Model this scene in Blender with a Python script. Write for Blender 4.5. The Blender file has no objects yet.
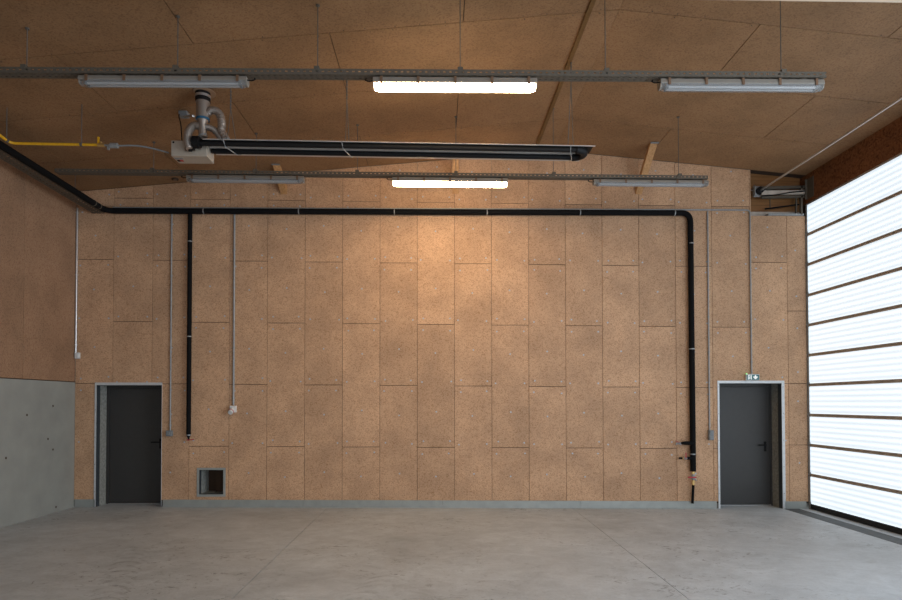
import bpy, math, random
from mathutils import Vector as V, Matrix
random.seed(11)
S = bpy.context.scene
COL = S.collection

# ------------------------------------------------------------------ survey
F, YAW, PIT, ROL, SHY = 601.3, .02244, .01854, -.0011, 91.17
D, H, K = 10.073, 1.76, -.00752          # back wall distance, eye height, fall of the floor
XL, XR = -5.99, 6.29                     # side walls
REAR = -7.0
O = V((0, 0, H))

def ray(px, py):
    u = (px - 451) / F; v = (300 + SHY - py) / F
    cr, sr = math.cos(ROL), math.sin(ROL); u, v = u*cr - v*sr, u*sr + v*cr
    cp, sp = math.cos(PIT), math.sin(PIT); f, z = cp - v*sp, sp + v*cp
    cy, sy = math.cos(YAW), math.sin(YAW)
    return V((u*cy + f*sy, f*cy - u*sy, z))
def at(px, py, Y=D): r = ray(px, py); return O + r * (Y / r.y)
def wl(px, py, off=0.0): return at(px, py, D - off)
def atX(px, py, X): r = ray(px, py); return O + r * (X / r.x)
RIDGE = 1.98
def cz(x): return .095*x + 5.841 if x < RIDGE else -.092*x + 6.2113
def fz(x): return K * x
def oncl(px, py):
    r = ray(px, py)
    for a, b in ((.095, 5.841), (-.092, 6.2113)):
        q = O + r * ((b - H) / (r.z - a*r.x))
        if (a > 0) == (q.x < RIDGE): return q
    return q

# ------------------------------------------------------------------ materials
def new_mat(name):
    m = bpy.data.materials.new(name); m.use_nodes = True
    nt = m.node_tree; b = nt.nodes['Principled BSDF']
    return m, nt, b
def N(nt, t, **kw):
    n = nt.nodes.new(t)
    for k, v in kw.items(): setattr(n, k, v)
    return n
def plain(name, c, rough=.5, metal=0., var=.0, scale=30., bump=0., spec=.5):
    m, nt, b = new_mat(name)
    b.inputs['Specular IOR Level'].default_value = spec; b.inputs['Roughness'].default_value = rough; b.inputs['Metallic'].default_value = metal
    tc = N(nt, 'ShaderNodeTexCoord'); no = N(nt, 'ShaderNodeTexNoise'); no.inputs['Scale'].default_value = scale
    no.inputs['Detail'].default_value = 4
    nt.links.new(tc.outputs['Object'], no.inputs['Vector'])
    rp = N(nt, 'ShaderNodeValToRGB')
    lo = [x*(1-var) for x in c]; hi = [min(1, x*(1+var)) for x in c]
    rp.color_ramp.elements[0].position = .3; rp.color_ramp.elements[1].position = .7
    rp.color_ramp.elements[0].color = (*lo, 1); rp.color_ramp.elements[1].color = (*hi, 1)
    nt.links.new(no.outputs['Fac'], rp.inputs['Fac']); nt.links.new(rp.outputs['Color'], b.inputs['Base Color'])
    if bump:
        bp = N(nt, 'ShaderNodeBump'); bp.inputs['Strength'].default_value = bump; bp.inputs['Distance'].default_value = .003
        nt.links.new(no.outputs['Fac'], bp.inputs['Height']); nt.links.new(bp.outputs['Normal'], b.inputs['Normal'])
    return m
def osb(name, dark, mid, light, tint=.10, flake=70.):
    """pressed strand board: fine random flakes, cloudy stains, a tone of its own for every board"""
    m, nt, b = new_mat(name); L = nt.links.new
    b.inputs['Roughness'].default_value = .62; b.inputs['Specular IOR Level'].default_value = .25
    tc = N(nt, 'ShaderNodeTexCoord')
    n0 = N(nt, 'ShaderNodeTexNoise'); n0.inputs['Scale'].default_value = 6; L(tc.outputs['Object'], n0.inputs['Vector'])
    mx = N(nt, 'ShaderNodeVectorMath', operation='MULTIPLY_ADD'); mx.inputs[1].default_value = (.05, .05, .05)
    L(n0.outputs['Color'], mx.inputs[0]); L(tc.outputs['Object'], mx.inputs[2])
    vo = N(nt, 'ShaderNodeTexVoronoi'); vo.inputs['Scale'].default_value = flake; vo.inputs['Randomness'].default_value = 1
    L(mx.outputs[0], vo.inputs['Vector'])
    sep = N(nt, 'ShaderNodeSeparateColor'); L(vo.outputs['Color'], sep.inputs[0])
    rp = N(nt, 'ShaderNodeValToRGB'); cr = rp.color_ramp
    cr.elements[0].position = 0; cr.elements[0].color = (*dark, 1)
    cr.elements[1].position = 1; cr.elements[1].color = (*light, 1)
    e = cr.elements.new(.16); e.color = (*[(a*.55+b_*.45) for a, b_ in zip(dark, mid)], 1)
    e = cr.elements.new(.34); e.color = (*mid, 1)
    e = cr.elements.new(.72); e.color = (*[(a+b_)/2 for a, b_ in zip(mid, light)], 1)
    L(sep.outputs[0], rp.inputs['Fac'])
    # cloudy resin stains
    n1 = N(nt, 'ShaderNodeTexNoise'); n1.inputs['Scale'].default_value = 1.7; n1.inputs['Detail'].default_value = 5; n1.inputs['Roughness'].default_value = .6
    L(tc.outputs['Object'], n1.inputs['Vector'])
    r1 = N(nt, 'ShaderNodeMapRange'); r1.inputs[1].default_value = .38; r1.inputs[2].default_value = .68; r1.inputs[3].default_value = 1.04; r1.inputs[4].default_value = .80
    L(n1.outputs['Fac'], r1.inputs[0])
    at_ = N(nt, 'ShaderNodeAttribute'); at_.attribute_name = 'tone'
    r2 = N(nt, 'ShaderNodeMapRange'); r2.inputs[3].default_value = 1 - tint; r2.inputs[4].default_value = 1 + tint
    L(at_.outputs['Fac'], r2.inputs[0])
    ml = N(nt, 'ShaderNodeMath', operation='MULTIPLY'); L(r1.outputs[0], ml.inputs[0]); L(r2.outputs[0], ml.inputs[1])
    vm = N(nt, 'ShaderNodeVectorMath', operation='SCALE'); L(rp.outputs['Color'], vm.inputs[0]); L(ml.outputs[0], vm.inputs['Scale'])
    L(vm.outputs[0], b.inputs['Base Color'])
    bp = N(nt, 'ShaderNodeBump'); bp.inputs['Strength'].default_value = .25; bp.inputs['Distance'].default_value = .002
    L(sep.outputs[1], bp.inputs['Height']); L(bp.outputs['Normal'], b.inputs['Normal'])
    return m
def timber(name, a, b_, axis='X'):
    m, nt, b = new_mat(name); L = nt.links.new; b.inputs['Roughness'].default_value = .6
    tc = N(nt, 'ShaderNodeTexCoord'); mp = N(nt, 'ShaderNodeMapping')
    mp.inputs['Scale'].default_value = dict(X=(1.2, 25, 25), Y=(25, 1.2, 25), Z=(25, 25, 1.2))[axis]
    L(tc.outputs['Object'], mp.inputs['Vector'])
    n = N(nt, 'ShaderNodeTexNoise'); n.inputs['Scale'].default_value = 1.5; n.inputs['Detail'].default_value = 5
    L(mp.outputs[0], n.inputs['Vector'])
    rp = N(nt, 'ShaderNodeValToRGB'); rp.color_ramp.elements[0].position = .3; rp.color_ramp.elements[1].position = .7
    rp.color_ramp.elements[0].color = (*a, 1); rp.color_ramp.elements[1].color = (*b_, 1)
    L(n.outputs['Fac'], rp.inputs['Fac']); L(rp.outputs['Color'], b.inputs['Base Color'])
    return m
def emitter(name, c, s):
    m, nt, b = new_mat(name)
    b.inputs['Base Color'].default_value = (.8, .8, .8, 1)
    b.inputs['Emission Color'].default_value = (*c, 1); b.inputs['Emission Strength'].default_value = s
    return m

DAY = (.79, .905, 1.0)
M = {}
M['osb'] = osb('osb_wall', (.40, .225, .118), (.56, .342, .203), (.625, .395, .243), .085, 80)
M['osb_ceiling_shaded'] = osb('osb_ceiling_shaded', (.245, .130, .064), (.315, .178, .089), (.345, .203, .102), .05, 70)  # same board as the wall, colour darkened for the dimmer ceiling
M['osb_side_shaded'] = osb('osb_side_shaded', (.26, .145, .085), (.345, .20, .118), (.38, .23, .137), .05, 70)  # same board again, base colour lowered to stand for less light at the left
M['osb_brown'] = osb('osb_lintel', (.10, .035, .012), (.20, .075, .028), (.28, .115, .045), .12, 40)
M['backing'] = plain('dark_backing', (.06, .032, .017), .9)
M['steel'] = plain('galvanised_steel', (.33, .34, .34), .5, .4, .12, 40)
M['flash'] = plain('folded_steel_strip', (.34, .36, .34), .5, .25, .08, 8)
M['frame'] = plain('door_surround_steel', (.64, .66, .67), .4, .3, .06, 20)
M['frame_in'] = plain('dark_steel_return', (.06, .07, .08), .5, .3, .1, 20)
M['leaf'] = plain('anthracite_paint', (.040, .038, .036), .42, 0, .05, 15)
M['black'] = plain('black_foam_rubber', (.006, .006, .0065), .85, 0, .2, 60, 0, .15)
M['blackmetal'] = plain('black_enamel', (.006, .006, .0065), .6, 0, .2, 30, 0, .25)
M['plinth'] = plain('smooth_concrete_wall', (.305, .31, .28), .7, 0, .08, 3.2, .1)
M['reveal'] = plain('rough_concrete', (.30, .30, .27), .85, 0, .25, 25, .4)
M['white'] = plain('white_plastic', (.72, .72, .70), .4, 0, .03)
M['grey'] = plain('grey_plastic', (.22, .24, .25), .5, 0, .05)
M['cream'] = plain('cream_enamel', (.42, .36, .29), .45, 0, .04)
M['yellow'] = plain('yellow_paint', (.75, .40, .015), .45, 0, .08)
M['red'] = plain('red_plastic', (.45, .02, .03), .4, 0, .05)
M['brass'] = plain('brass', (.62, .42, .16), .35, .8, .1)
M['alu'] = plain('aluminium', (.62, .62, .62), .32, .85, .1, 60)
M['traysteel'] = plain('tray_steel', (.10, .082, .06), .75, 0, .1, 30)
M['clip'] = plain('brown_clip', (.16, .09, .05), .5)
M['timber'] = timber('sawn_softwood', (.40, .20, .075), (.60, .34, .15), 'Z')
M['glulam'] = timber('orange_timber', (.20, .085, .022), (.33, .15, .045), 'X')
M['beam'] = timber('pale_timber', (.55, .42, .30), (.72, .58, .44), 'X')
M['lampwhite'] = plain('lamp_reflector', (.34, .33, .32), .5)
M['tubewhite'] = plain('tube_glass', (.62, .62, .62), .3)
M['rod'] = plain('dull_rod', (.13, .12, .105), .6, .2)
M['dullalu'] = plain('dull_aluminium', (.62, .58, .54), .5, .3)
M['beige'] = plain('beige_plate', (.36, .23, .14), .6)
M['batten'] = plain('dark_batten', (.17, .085, .022), .7, 0, .2)
M['nail'] = plain('rusty_nail', (.10, .06, .035), .6)
M['screw'] = plain('zinc_screw', (.45, .48, .51), .4, .2)
M['rail'] = plain('door_rail_profile', (.52, .45, .38), .6, 0, .15, 10)
M['rubber'] = plain('black_rubber', (.010, .010, .010), .6)
M['drain'] = plain('dark_threshold_strip', (.085, .095, .10), .7, .1, .2, 12)
M['blueband'] = plain('blue_band', (.02, .12, .22), .4)
M['green'] = plain('sign_green', (.06, .19, .20), .5)
M['signwhite'] = emitter('sign_white', (.9, 1, .95), .35)
M['led'] = emitter('green_led', (.1, 1, .2), 2.0)
M['tube_lit'] = emitter('lit_fluorescent', (1.0, .71, .40), 58.0)
M['body_grey'] = plain('luminaire_grey', (.25, .225, .19), .45, 0, .03)
# unlit luminaire cover: clear-ish acrylic
m, nt, b = new_mat('acrylic_cover'); b.inputs['Base Color'].default_value = (.33, .325, .315, 1); b.inputs['Roughness'].default_value = .3
tr = N(nt, 'ShaderNodeBsdfTransparent'); mix = N(nt, 'ShaderNodeMixShader'); mix.inputs[0].default_value = .42
nt.links.new(tr.outputs[0], mix.inputs[1]); nt.links.new(b.outputs[0], mix.inputs[2]); nt.links.new(mix.outputs[0], nt.nodes['Material Output'].inputs[0])
M['acrylic'] = m
# flexible aluminium duct: ring corrugation
m, nt, b = new_mat('flexible_aluminium'); b.inputs['Base Color'].default_value = (.34, .29, .25, 1); b.inputs['Metallic'].default_value = .55; b.inputs['Roughness'].default_value = .45
M['flex'] = m
# ribbed translucent polycarbonate with daylight behind it
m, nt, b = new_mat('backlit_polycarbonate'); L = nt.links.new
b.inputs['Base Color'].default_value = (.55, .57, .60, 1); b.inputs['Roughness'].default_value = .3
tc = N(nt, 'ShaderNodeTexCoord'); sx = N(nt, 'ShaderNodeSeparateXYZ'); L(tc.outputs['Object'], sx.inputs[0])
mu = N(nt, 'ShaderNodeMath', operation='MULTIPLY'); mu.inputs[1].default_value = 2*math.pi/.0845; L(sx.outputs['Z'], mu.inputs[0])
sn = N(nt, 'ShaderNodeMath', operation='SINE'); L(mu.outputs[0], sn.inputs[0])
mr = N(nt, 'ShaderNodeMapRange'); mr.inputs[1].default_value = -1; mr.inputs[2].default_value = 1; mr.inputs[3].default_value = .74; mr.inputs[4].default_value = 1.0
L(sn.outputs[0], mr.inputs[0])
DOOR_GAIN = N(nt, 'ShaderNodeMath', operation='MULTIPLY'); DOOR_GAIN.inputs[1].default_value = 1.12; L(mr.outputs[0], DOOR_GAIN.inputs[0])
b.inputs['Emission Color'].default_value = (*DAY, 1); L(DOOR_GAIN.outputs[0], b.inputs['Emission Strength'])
M['poly'] = m
# concrete floor: trowel clouds, tyre prints, scuffs
def floor_mat():
    m, nt, b = new_mat('power_floated_concrete'); L = nt.links.new
    b.inputs['Roughness'].default_value = .55; b.inputs['Specular IOR Level'].default_value = .35
    tc = N(nt, 'ShaderNodeTexCoord'); P = tc.outputs['Object']
    def noise(sc, det=5, rough=.6, vec=P, dist=0.):
        n = N(nt, 'ShaderNodeTexNoise'); n.inputs['Scale'].default_value = sc; n.inputs['Detail'].default_value = det
        n.inputs['Roughness'].default_value = rough; n.inputs['Distortion'].default_value = dist; L(vec, n.inputs['Vector']); return n.outputs['Fac']
    def rng(x, a, b_, c, d):
        r = N(nt, 'ShaderNodeMapRange'); r.inputs[1].default_value = a; r.inputs[2].default_value = b_; r.inputs[3].default_value = c; r.inputs[4].default_value = d
        L(x, r.inputs[0]); return r.outputs[0]
    def op(o, a, b_=None):
        n = N(nt, 'ShaderNodeMath', operation=o)
        for i, q in enumerate((a, b_)):
            if q is None: continue
            if isinstance(q, (int, float)): n.inputs[i].default_value = q
            else: L(q, n.inputs[i])
        return n.outputs[0]
    mp = N(nt, 'ShaderNodeMapping'); mp.inputs['Scale'].default_value = (1.0, 1.25, 1); L(P, mp.inputs['Vector'])
    big = rng(noise(.6, 6, .68, mp.outputs[0], .4), .3, .7, .80, 1.14)
    mid = rng(noise(3.5, 6, .75, mp.outputs[0], .6), .3, .7, .84, 1.12)
    fine = rng(noise(45, 3), .3, .7, .95, 1.05)
    f = op('MULTIPLY', op('MULTIPLY', big, mid), fine)
    # dark scuffs
    mp2 = N(nt, 'ShaderNodeMapping'); mp2.inputs['Scale'].default_value = (1.3, 1.7, 1); L(P, mp2.inputs['Vector'])
    sc = rng(noise(4.2, 6, .75, mp2.outputs[0], 1.8), .575, .63, 0, 1)
    patch = rng(noise(.55, 2), .42, .56, 0, 1)
    f = op('MULTIPLY', f, op('SUBTRACT', 1.0, op('MULTIPLY', op('MULTIPLY', sc, patch), .5)))
    # tyre prints: chevron lugs in bands
    sx = N(nt, 'ShaderNodeSeparateXYZ'); L(P, sx.inputs[0]); X, Y = sx.outputs['X'], sx.outputs['Y']
    def fp(px, py): r = ray(px, py); return O + r*(-H/r.z)
    ta, tb_ = fp(108, 600), fp(131, 560); sl0 = (tb_.x-ta.x)/(tb_.y-ta.y)
    tc_, td = fp(352, 592), fp(345, 572)
    for x0, y0, y1, sl, amt in ((ta.x - .6*sl0, ta.y-.6, tb_.y+.7, sl0, .26), (tc_.x, tc_.y-.5, td.y+.5, .3, .22), (fp(435, 590).x, 5.0, 6.0, -.4, .22)):
        xc = op('SUBTRACT', op('SUBTRACT', X, x0), op('MULTIPLY', op('SUBTRACT', Y, y0), sl))
        ax = op('ABSOLUTE', xc)
        band = op('MULTIPLY', rng(ax, .15, .19, 1, 0), op('MULTIPLY', rng(Y, y0, y0+.2, 0, 1), rng(Y, y1-.8, y1, 1, 0)))
        lug = rng(op('SINE', op('MULTIPLY', op('ADD', Y, op('MULTIPLY', op('MULTIPLY', ax, ax), 5.0)), 36)), -.1, .6, 0, 1)
        worn = rng(noise(7, 5, .7), .42, .60, 0, 1)
        f = op('MULTIPLY', f, op('SUBTRACT', 1.0, op('MULTIPLY', op('MULTIPLY', band, lug), op('MULTIPLY', worn, amt))))
    vm = N(nt, 'ShaderNodeVectorMath', operation='SCALE'); vm.inputs[0].default_value = (.50, .54, .57); L(f, vm.inputs['Scale'])
    L(vm.outputs[0], b.inputs['Base Color'])
    L(rng(noise(1.2, 5), .3, .7, .42, .62), b.inputs['Roughness'])
    return m
M['floor'] = floor_mat()

# ------------------------------------------------------------------ mesh building
ORG = {}
def org(o): return ORG.get(o.name, V((0, 0, 0))) if o else V((0, 0, 0))
class MB:
    def __init__(s): s.v = []; s.f = []; s.mi = []; s.tone = []; s.sm = []; s.cur = 0; s.t = .5
    def add(s, vs, fs, smooth=False):
        n = len(s.v); s.v += [V(p) for p in vs]
        for f in fs: s.f.append([n + i for i in f]); s.mi.append(s.cur); s.tone.append(s.t); s.sm.append(smooth)
        return s
    def hexa(s, p):                       # 8 corners: bottom 4 ccw, top 4 ccw
        return s.add(p, [(3, 2, 1, 0), (4, 5, 6, 7), (0, 1, 5, 4), (1, 2, 6, 5), (2, 3, 7, 6), (3, 0, 4, 7)])
    def box(s, a, b):
        x0, x1 = sorted((a[0], b[0])); y0, y1 = sorted((a[1], b[1])); z0, z1 = sorted((a[2], b[2]))
        return s.hexa([(x0, y0, z0), (x1, y0, z0), (x1, y1, z0), (x0, y1, z0), (x0, y0, z1), (x1, y0, z1), (x1, y1, z1), (x0, y1, z1)])
    def prism(s, poly, y0, y1, axis='Y'):  # polygon in the other two axes, ccw seen from -axis
        n = len(poly)
        def P(q, t): return dict(Y=(q[0], t, q[1]), X=(t, q[0], q[1]), Z=(q[0], q[1], t))[axis]
        vs = [P(q, y0) for q in poly] + [P(q, y1) for q in poly]
        fs = [tuple(range(n)), tuple(range(2*n-1, n-1, -1))] + [((i+1) % n, i, n+i, n+(i+1) % n) for i in range(n)]
        return s.add(vs, fs)
    def beam(s, p, q, w, h, up=(0, 0, 1)):   # rectangular bar along p->q
        p, q = V(p), V(q); d = (q - p).normalized(); r = d.cross(V(up)).normalized(); u = r.cross(d)
        c = [(-w/2, -h/2), (w/2, -h/2), (w/2, h/2), (-w/2, h/2)]
        vs = [p + r*a + u*b for a, b in c] + [q + r*a + u*b for a, b in c]
        return s.add(vs, [(0, 1, 2, 3), (7, 6, 5, 4), (1, 0, 4, 5), (2, 1, 5, 6), (3, 2, 6, 7), (0, 3, 7, 4)])
    def tube(s, pts, r, n=14, cap=True, smooth=True):
        pts = [V(p) for p in pts]; m = len(pts); vs = []
        rs = r if isinstance(r, (list, tuple)) else [r]*m
        ref = None
        for i, p in enumerate(pts):
            d = (pts[min(i+1, m-1)] - pts[max(i-1, 0)]).normalized()
            if ref is None:
                ref = d.orthogonal().normalized()
            ref = (ref - d*ref.dot(d)).normalized(); b = d.cross(ref)
            vs += [p + (ref*math.cos(2*math.pi*k/n) + b*math.sin(2*math.pi*k/n))*rs[i] for k in range(n)]
        fs = [(i*n+k, i*n+(k+1) % n, (i+1)*n+(k+1) % n, (i+1)*n+k) for i in range(m-1) for k in range(n)]
        s.add(vs, fs, smooth)
        if cap:
            s.add(vs[:n], [tuple(range(n-1, -1, -1))]); s.add(vs[-n:], [tuple(range(n))])
        return s
    def disc(s, c, axis, r, h, n=12): c = V(c); return s.tube([c, c + V(axis)*h], r, n, True, False)
    def ring(s, p, d, r0, r1, w, n=20):      # band around a tube
        p = V(p); d = V(d).normalized(); return s.tube([p - d*w/2, p - d*w/2*.98, p + d*w/2*.98, p + d*w/2], [r0, r1, r1, r0], n, True, False)
    def build(s, name, mat, parent=None, bevel=0., origin=None):
        me = bpy.data.meshes.new(name)
        o0 = origin if origin is not None else org(parent)
        o0 = V(o0)
        me.from_pydata([p - o0 for p in s.v], [], s.f)
        for mm in (mat if isinstance(mat, (list, tuple)) else [mat]): me.materials.append(M[mm])
        for p, i, sm in zip(me.polygons, s.mi, s.sm): p.material_index = i; p.use_smooth = sm
        a = me.attributes.new('tone', 'FLOAT', 'FACE'); a.data.foreach_set('value', s.tone)
        me.update()
        o = bpy.data.objects.new(name, me); COL.objects.link(o)
        if parent: o.parent = parent; o.location = o0 - org(parent)
        else: o.location = o0
        ORG[o.name] = o0.copy()
        if bevel:
            bv = o.modifiers.new('bevel', 'BEVEL'); bv.width = bevel; bv.segments = 2; bv.limit_method = 'ANGLE'
        return o
def tag(o, label=None, cat=None, group=None, kind=None):
    if label: o['label'] = label
    if cat: o['category'] = cat
    if group: o['group'] = group
    if kind: o['kind'] = kind
    return o
def empty(name, loc, label, cat, group=None, kind=None):
    o = bpy.data.objects.new(name, None); COL.objects.link(o); o.location = loc; o.empty_display_size = .1
    ORG[o.name] = V(loc); return tag(o, label, cat, group, kind)
def fillet(pts, r, n=6):
    pts = [V(p) for p in pts]; out = [pts[0]]
    for a, b, c in zip(pts, pts[1:], pts[2:]):
        d0 = (a-b).normalized(); d1 = (c-b).normalized(); ang = d0.angle(d1)
        t = min(r/math.tan(ang/2), (a-b).length*.49, (c-b).length*.49)
        p0, p1 = b + d0*t, b + d1*t
        for i in range(n+1):
            u = i/n; out.append((1-u)**2*p0 + 2*u*(1-u)*b + u*u*p1)
    out.append(pts[-1]); return out
def curve(pts, n=24):                       # Catmull-Rom through points
    pts = [V(p) for p in pts]; q = [2*pts[0]-pts[1]] + pts + [2*pts[-1]-pts[-2]]; out = []
    per = max(2, n // (len(pts)-1))
    for i in range(1, len(q)-2):
        for j in range(per):
            t = j/per; a, b, c, d = q[i-1:i+3]
            out.append(.5*((2*b) + (c-a)*t + (2*a-5*b+4*c-d)*t*t + (3*b-a-3*c+d)*t**3))
    out.append(pts[-1]); return out
def sub_rects(rects, hole):
    out = []
    hx0, hx1, hz0, hz1 = hole
    for (x0, x1, z0, z1) in rects:
        if hx0 >= x1 or hx1 <= x0 or hz0 >= z1 or hz1 <= z0: out.append((x0, x1, z0, z1)); continue
        if hx0 > x0: out.append((x0, hx0, z0, z1))
        if hx1 < x1: out.append((hx1, x1, z0, z1))
        a, b = max(x0, hx0), min(x1, hx1)
        if hz0 > z0: out.append((a, b, z0, hz0))
        if hz1 < z1: out.append((a, b, hz1, z1))
    return out
def lamp_fix(): pass

# ------------------------------------------------------------------ floor
fl = MB()
jx = [atX_ for atX_ in (at(327.5, 507.2).x, at(572.5, 508).x)]
xs = [XL - .3] + jx + [XR + 1.2]
for a, b in zip(xs, xs[1:]):
    a2 = a + (.0035 if a != xs[0] else 0); b2 = b - (.0035 if b != xs[-1] else 0)
    fl.hexa([(a2, REAR, fz(a2)-.2), (b2, REAR, fz(b2)-.2), (b2, D+.8, fz(b2)-.2), (a2, D+.8, fz(a2)-.2),
             (a2, REAR, fz(a2)), (b2, REAR, fz(b2)), (b2, D+.8, fz(b2)), (a2, D+.8, fz(a2))])
fo = fl.build('floor', 'floor'); tag(fo, 'grey power-floated concrete floor with saw-cut joints and tyre prints', 'floor', kind='structure')

# ------------------------------------------------------------------ openings in the back wall
def rect_px(x0, y0, x1, y1):
    a, b = wl(x0, y0), wl(x1, y1); return [a.x, b.x, b.z, a.z]
LD = rect_px(96.8, 385.2, 161.2, 506); LD[2] = -1
RD = rect_px(719, 383.3, 782.6, 508); RD[2] = -1
HT = rect_px(199.3, 470, 223.3, 494.3)
MECH = rect_px(750.3, 160, 840, 216.3); MECH[1] = XR + .02; MECH[3] = 7
holes = [LD, RD, HT, MECH]

# boards
X0, Z0 = -5.963, H + 3.368
wb = MB()
cols = [XL] + [X0 + .625*i for i in range(1, 19)]
cols[18] = wl(750.3, 300).x; cols[1] = wl(113.3, 300).x; cols[2] = wl(152.5, 300).x; cols[3] = wl(190, 300).x
cols += [wl(787.5, 300).x, XR - .012]
screws = MB()
def board(x0, x1, z0, z1, tone):
    rects = [(x0, x1, z0, z1)]
    for h in holes: rects = sub_rects(rects, h)
    wb.t = tone
    for (a, b, c, d) in rects:
        if b - a < .01 or d - c < .01: continue
        zl, zr = min(d, cz(a) - .004), min(d, cz(b) - .004)
        if zl < c or zr < c: continue
        wb.prism([(a, c), (b, c), (b, zr), (a, zl)], D, D + .022)
def inhole(x, z):
    return any(h[0]-.05 < x < h[1]+.05 and h[2]-.05 < z < h[3]+.05 for h in holes) or z > cz(x) - .03
for i in range(len(cols)-1):
    a, b = cols[i], cols[i+1]; g = .0028
    xm = (a+b)/2
    base = fz(xm) + .12
    if i < 18:
        seams = [Z0 - 1.03*l + K*xm for l in range(-1, 6) if (l % 2 == 1) == (i % 2 == 0)]
        if i in (1, 3, 5, 7, 9, 11, 13, 15, 17): pass
        if i == 0: seams.append(wl(94, 206).z)
    elif i == 18: seams = [wl(765, 262.3).z, wl(765, 383.6).z]
    else: seams = [wl(797, 311).z, wl(797, 383.6).z, wl(797, 445).z]
    if i == 1 or i == 2: seams = [z for z in seams if z > 2.2 or i == 2]
    zs = [base] + sorted(z for z in seams if z > base + .2) + [6.6]
    for c, d in zip(zs, zs[1:]):
        gz = .0042
        board(a+g, b-g, c + (gz if c != base else 0), d - gz, random.random())
        h = min(d, c+2.06) - c; top = d if d < 6.5 else None
        if b - a < .45: fr = ((.12, (.5,)), (.5, (.5,)), (.86, (.5,)))
        else: fr = ((.045, (.14, .86)), (.29, (.5,)), (.53, (.12, .88)), (.76, (.5,)), (.95, (.14, .86)))
        for q, us in fr:
            for u in us:
                z = (d - 2.06 + 2.06*q) if (d < 6.5 and d - c < 2.0) else c + q*2.06
                if not (c + .03 < z < d - .03): continue
                x = a + u*(b-a) + random.uniform(-.02, .02); z += random.uniform(-.015, .015)
                if not inhole(x, z): screws.disc((x, D, z), (0, -1, 0), .0145, .004, 8)
BW = wb.build('wall_back', 'osb', bevel=.0015)
tag(BW, 'back wall of staggered tan strand boards', 'wall', kind='structure')
so = screws.build('screw_head', 'screw', BW); tag(so, 'galvanised screw heads dotted over the boards', kind='stuff')
# masonry behind the boards
bk = MB(); rects = [(XL-.3, XR+1.2, -.4, 6.5)]
for h in holes[:3]: rects = sub_rects(rects, h)
rects = sub_rects(rects, [MECH[0], XR+1.3, MECH[2], 7])
for (a, b, c, d) in rects: bk.box((a, D+.022, c), (b, D+.42, d))
o = bk.build('wall_core', 'reveal'); tag(o, 'concrete core seen in the door reveals', 'wall', kind='structure')
bs = MB()                                 # dark felt in the joints
rects = [(XL, XR, .05, 5.6)]
for h in holes: rects = sub_rects(rects, [h[0]-.002, h[1]+.002, h[2], h[3]+.002])
for (a, b, c, d) in rects: bs.box((a, D+.017, c), (b, D+.0219, d))
tag(bs.build('joint_felt', 'backing', BW), 'dark lining in the board joints')
BW_parts = 1

# ------------------------------------------------------------------ baseboard
for nm, x0, x1 in (('baseboard_west', 75, 95), ('baseboard_back', 163, 716.5), ('baseboard_east', 784.8, 806)):
    a, b = wl(x0, 500), wl(x1, 500); m_ = MB()
    segs = 1 if x1 - x0 < 100 else 4
    for i in range(segs):
        xa = a.x + (b.x-a.x)*i/segs + (.002 if i else 0); xb = a.x + (b.x-a.x)*(i+1)/segs
        m_.hexa([(xa, D-.012, fz(xa)), (xb, D-.012, fz(xb)), (xb, D-.001, fz(xb)), (xa, D-.001, fz(xa)),
                 (xa, D-.012, fz(xa)+.125), (xb, D-.012, fz(xb)+.125), (xb, D-.001, fz(xb)+.125), (xa, D-.001, fz(xa)+.125)])
    tag(m_.build(nm, 'flash', bevel=.001), 'folded grey metal strip along the wall foot', 'baseboard', kind='structure')

# ------------------------------------------------------------------ ceiling
cl = MB(); rows = [(8.93, D, [-4.05, -1.16, 3.53]), (7.673, 8.93, [-5.5, -2.605, .28, 4.94]), (6.42, 7.673, [-4.06, -1.16, 3.53]),
                   (5.17, 6.42, [-5.5, -2.605, .28, 4.94])]
y = 5.17
while y > REAR:
    rows.append((max(REAR, y-1.25), y, rows[-2][2])); y -= 1.25
for (ya, yb, js) in rows:
    js = sorted([XL] + js + [RIDGE, XR + .3])
    for a, b in zip(js, js[1:]):
        g = .005; a2, b2 = a + (.0015 if a == RIDGE else g), b - (.0015 if b == RIDGE else g); e = 1e-6
        za = cz(a+1e-3); zb = cz(b-1e-3); y0, y1 = ya+g, yb-g
        cl.t = random.random()
        cl.hexa([(a2, y0, za), (b2, y0, zb), (b2, y1, zb), (a2, y1, za), (a2, y0, za+.02), (b2, y0, zb+.02), (b2, y1, zb+.02), (a2, y1, za+.02)])
CL = cl.build('ceiling', 'osb_ceiling_shaded'); tag(CL, 'low pitched ceiling of strand boards in a shaded brown', 'ceiling', kind='structure')
cb = MB()
for a, b in ((XL-.3, RIDGE), (RIDGE, XR+1.2)):
    za, zb = (cz(a+1e-4), cz(b-1e-4))
    cb.hexa([(a, REAR, za+.021), (b, REAR, zb+.021), (b, D+.42, zb+.021), (a, D+.42, za+.021), (a, REAR, za+.3), (b, REAR, zb+.3), (b, D+.42, zb+.3), (a, D+.42, za+.3)])
tag(cb.build('ceiling_deck', 'backing', CL), 'dark deck behind the ceiling joints')
nl = MB()                                  # nail and screw dots along the ceiling joints
for yj in (6.42, 7.673, 8.93):
    x = XL + .2
    while x < XR:
        if abs(x - 1.65) > .1 and random.random() < .75:
            for s in (-.03, .03):
                z = cz(x); nl.disc((x + random.uniform(-.03, .03), yj + s, z+.001), (0, 0, -1), random.choice((.004, .005, .007)), .006, 6)
        x += .28
tag(nl.build('nail_head', 'nail', CL), 'dark nail heads along the ceiling joints', kind='stuff')
rs = MB(); rs.beam((1.64, REAR, cz(1.64)-.012), (1.64, 9.72, cz(1.64)-.012), .05, .022, (0, 0, 1))
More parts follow.
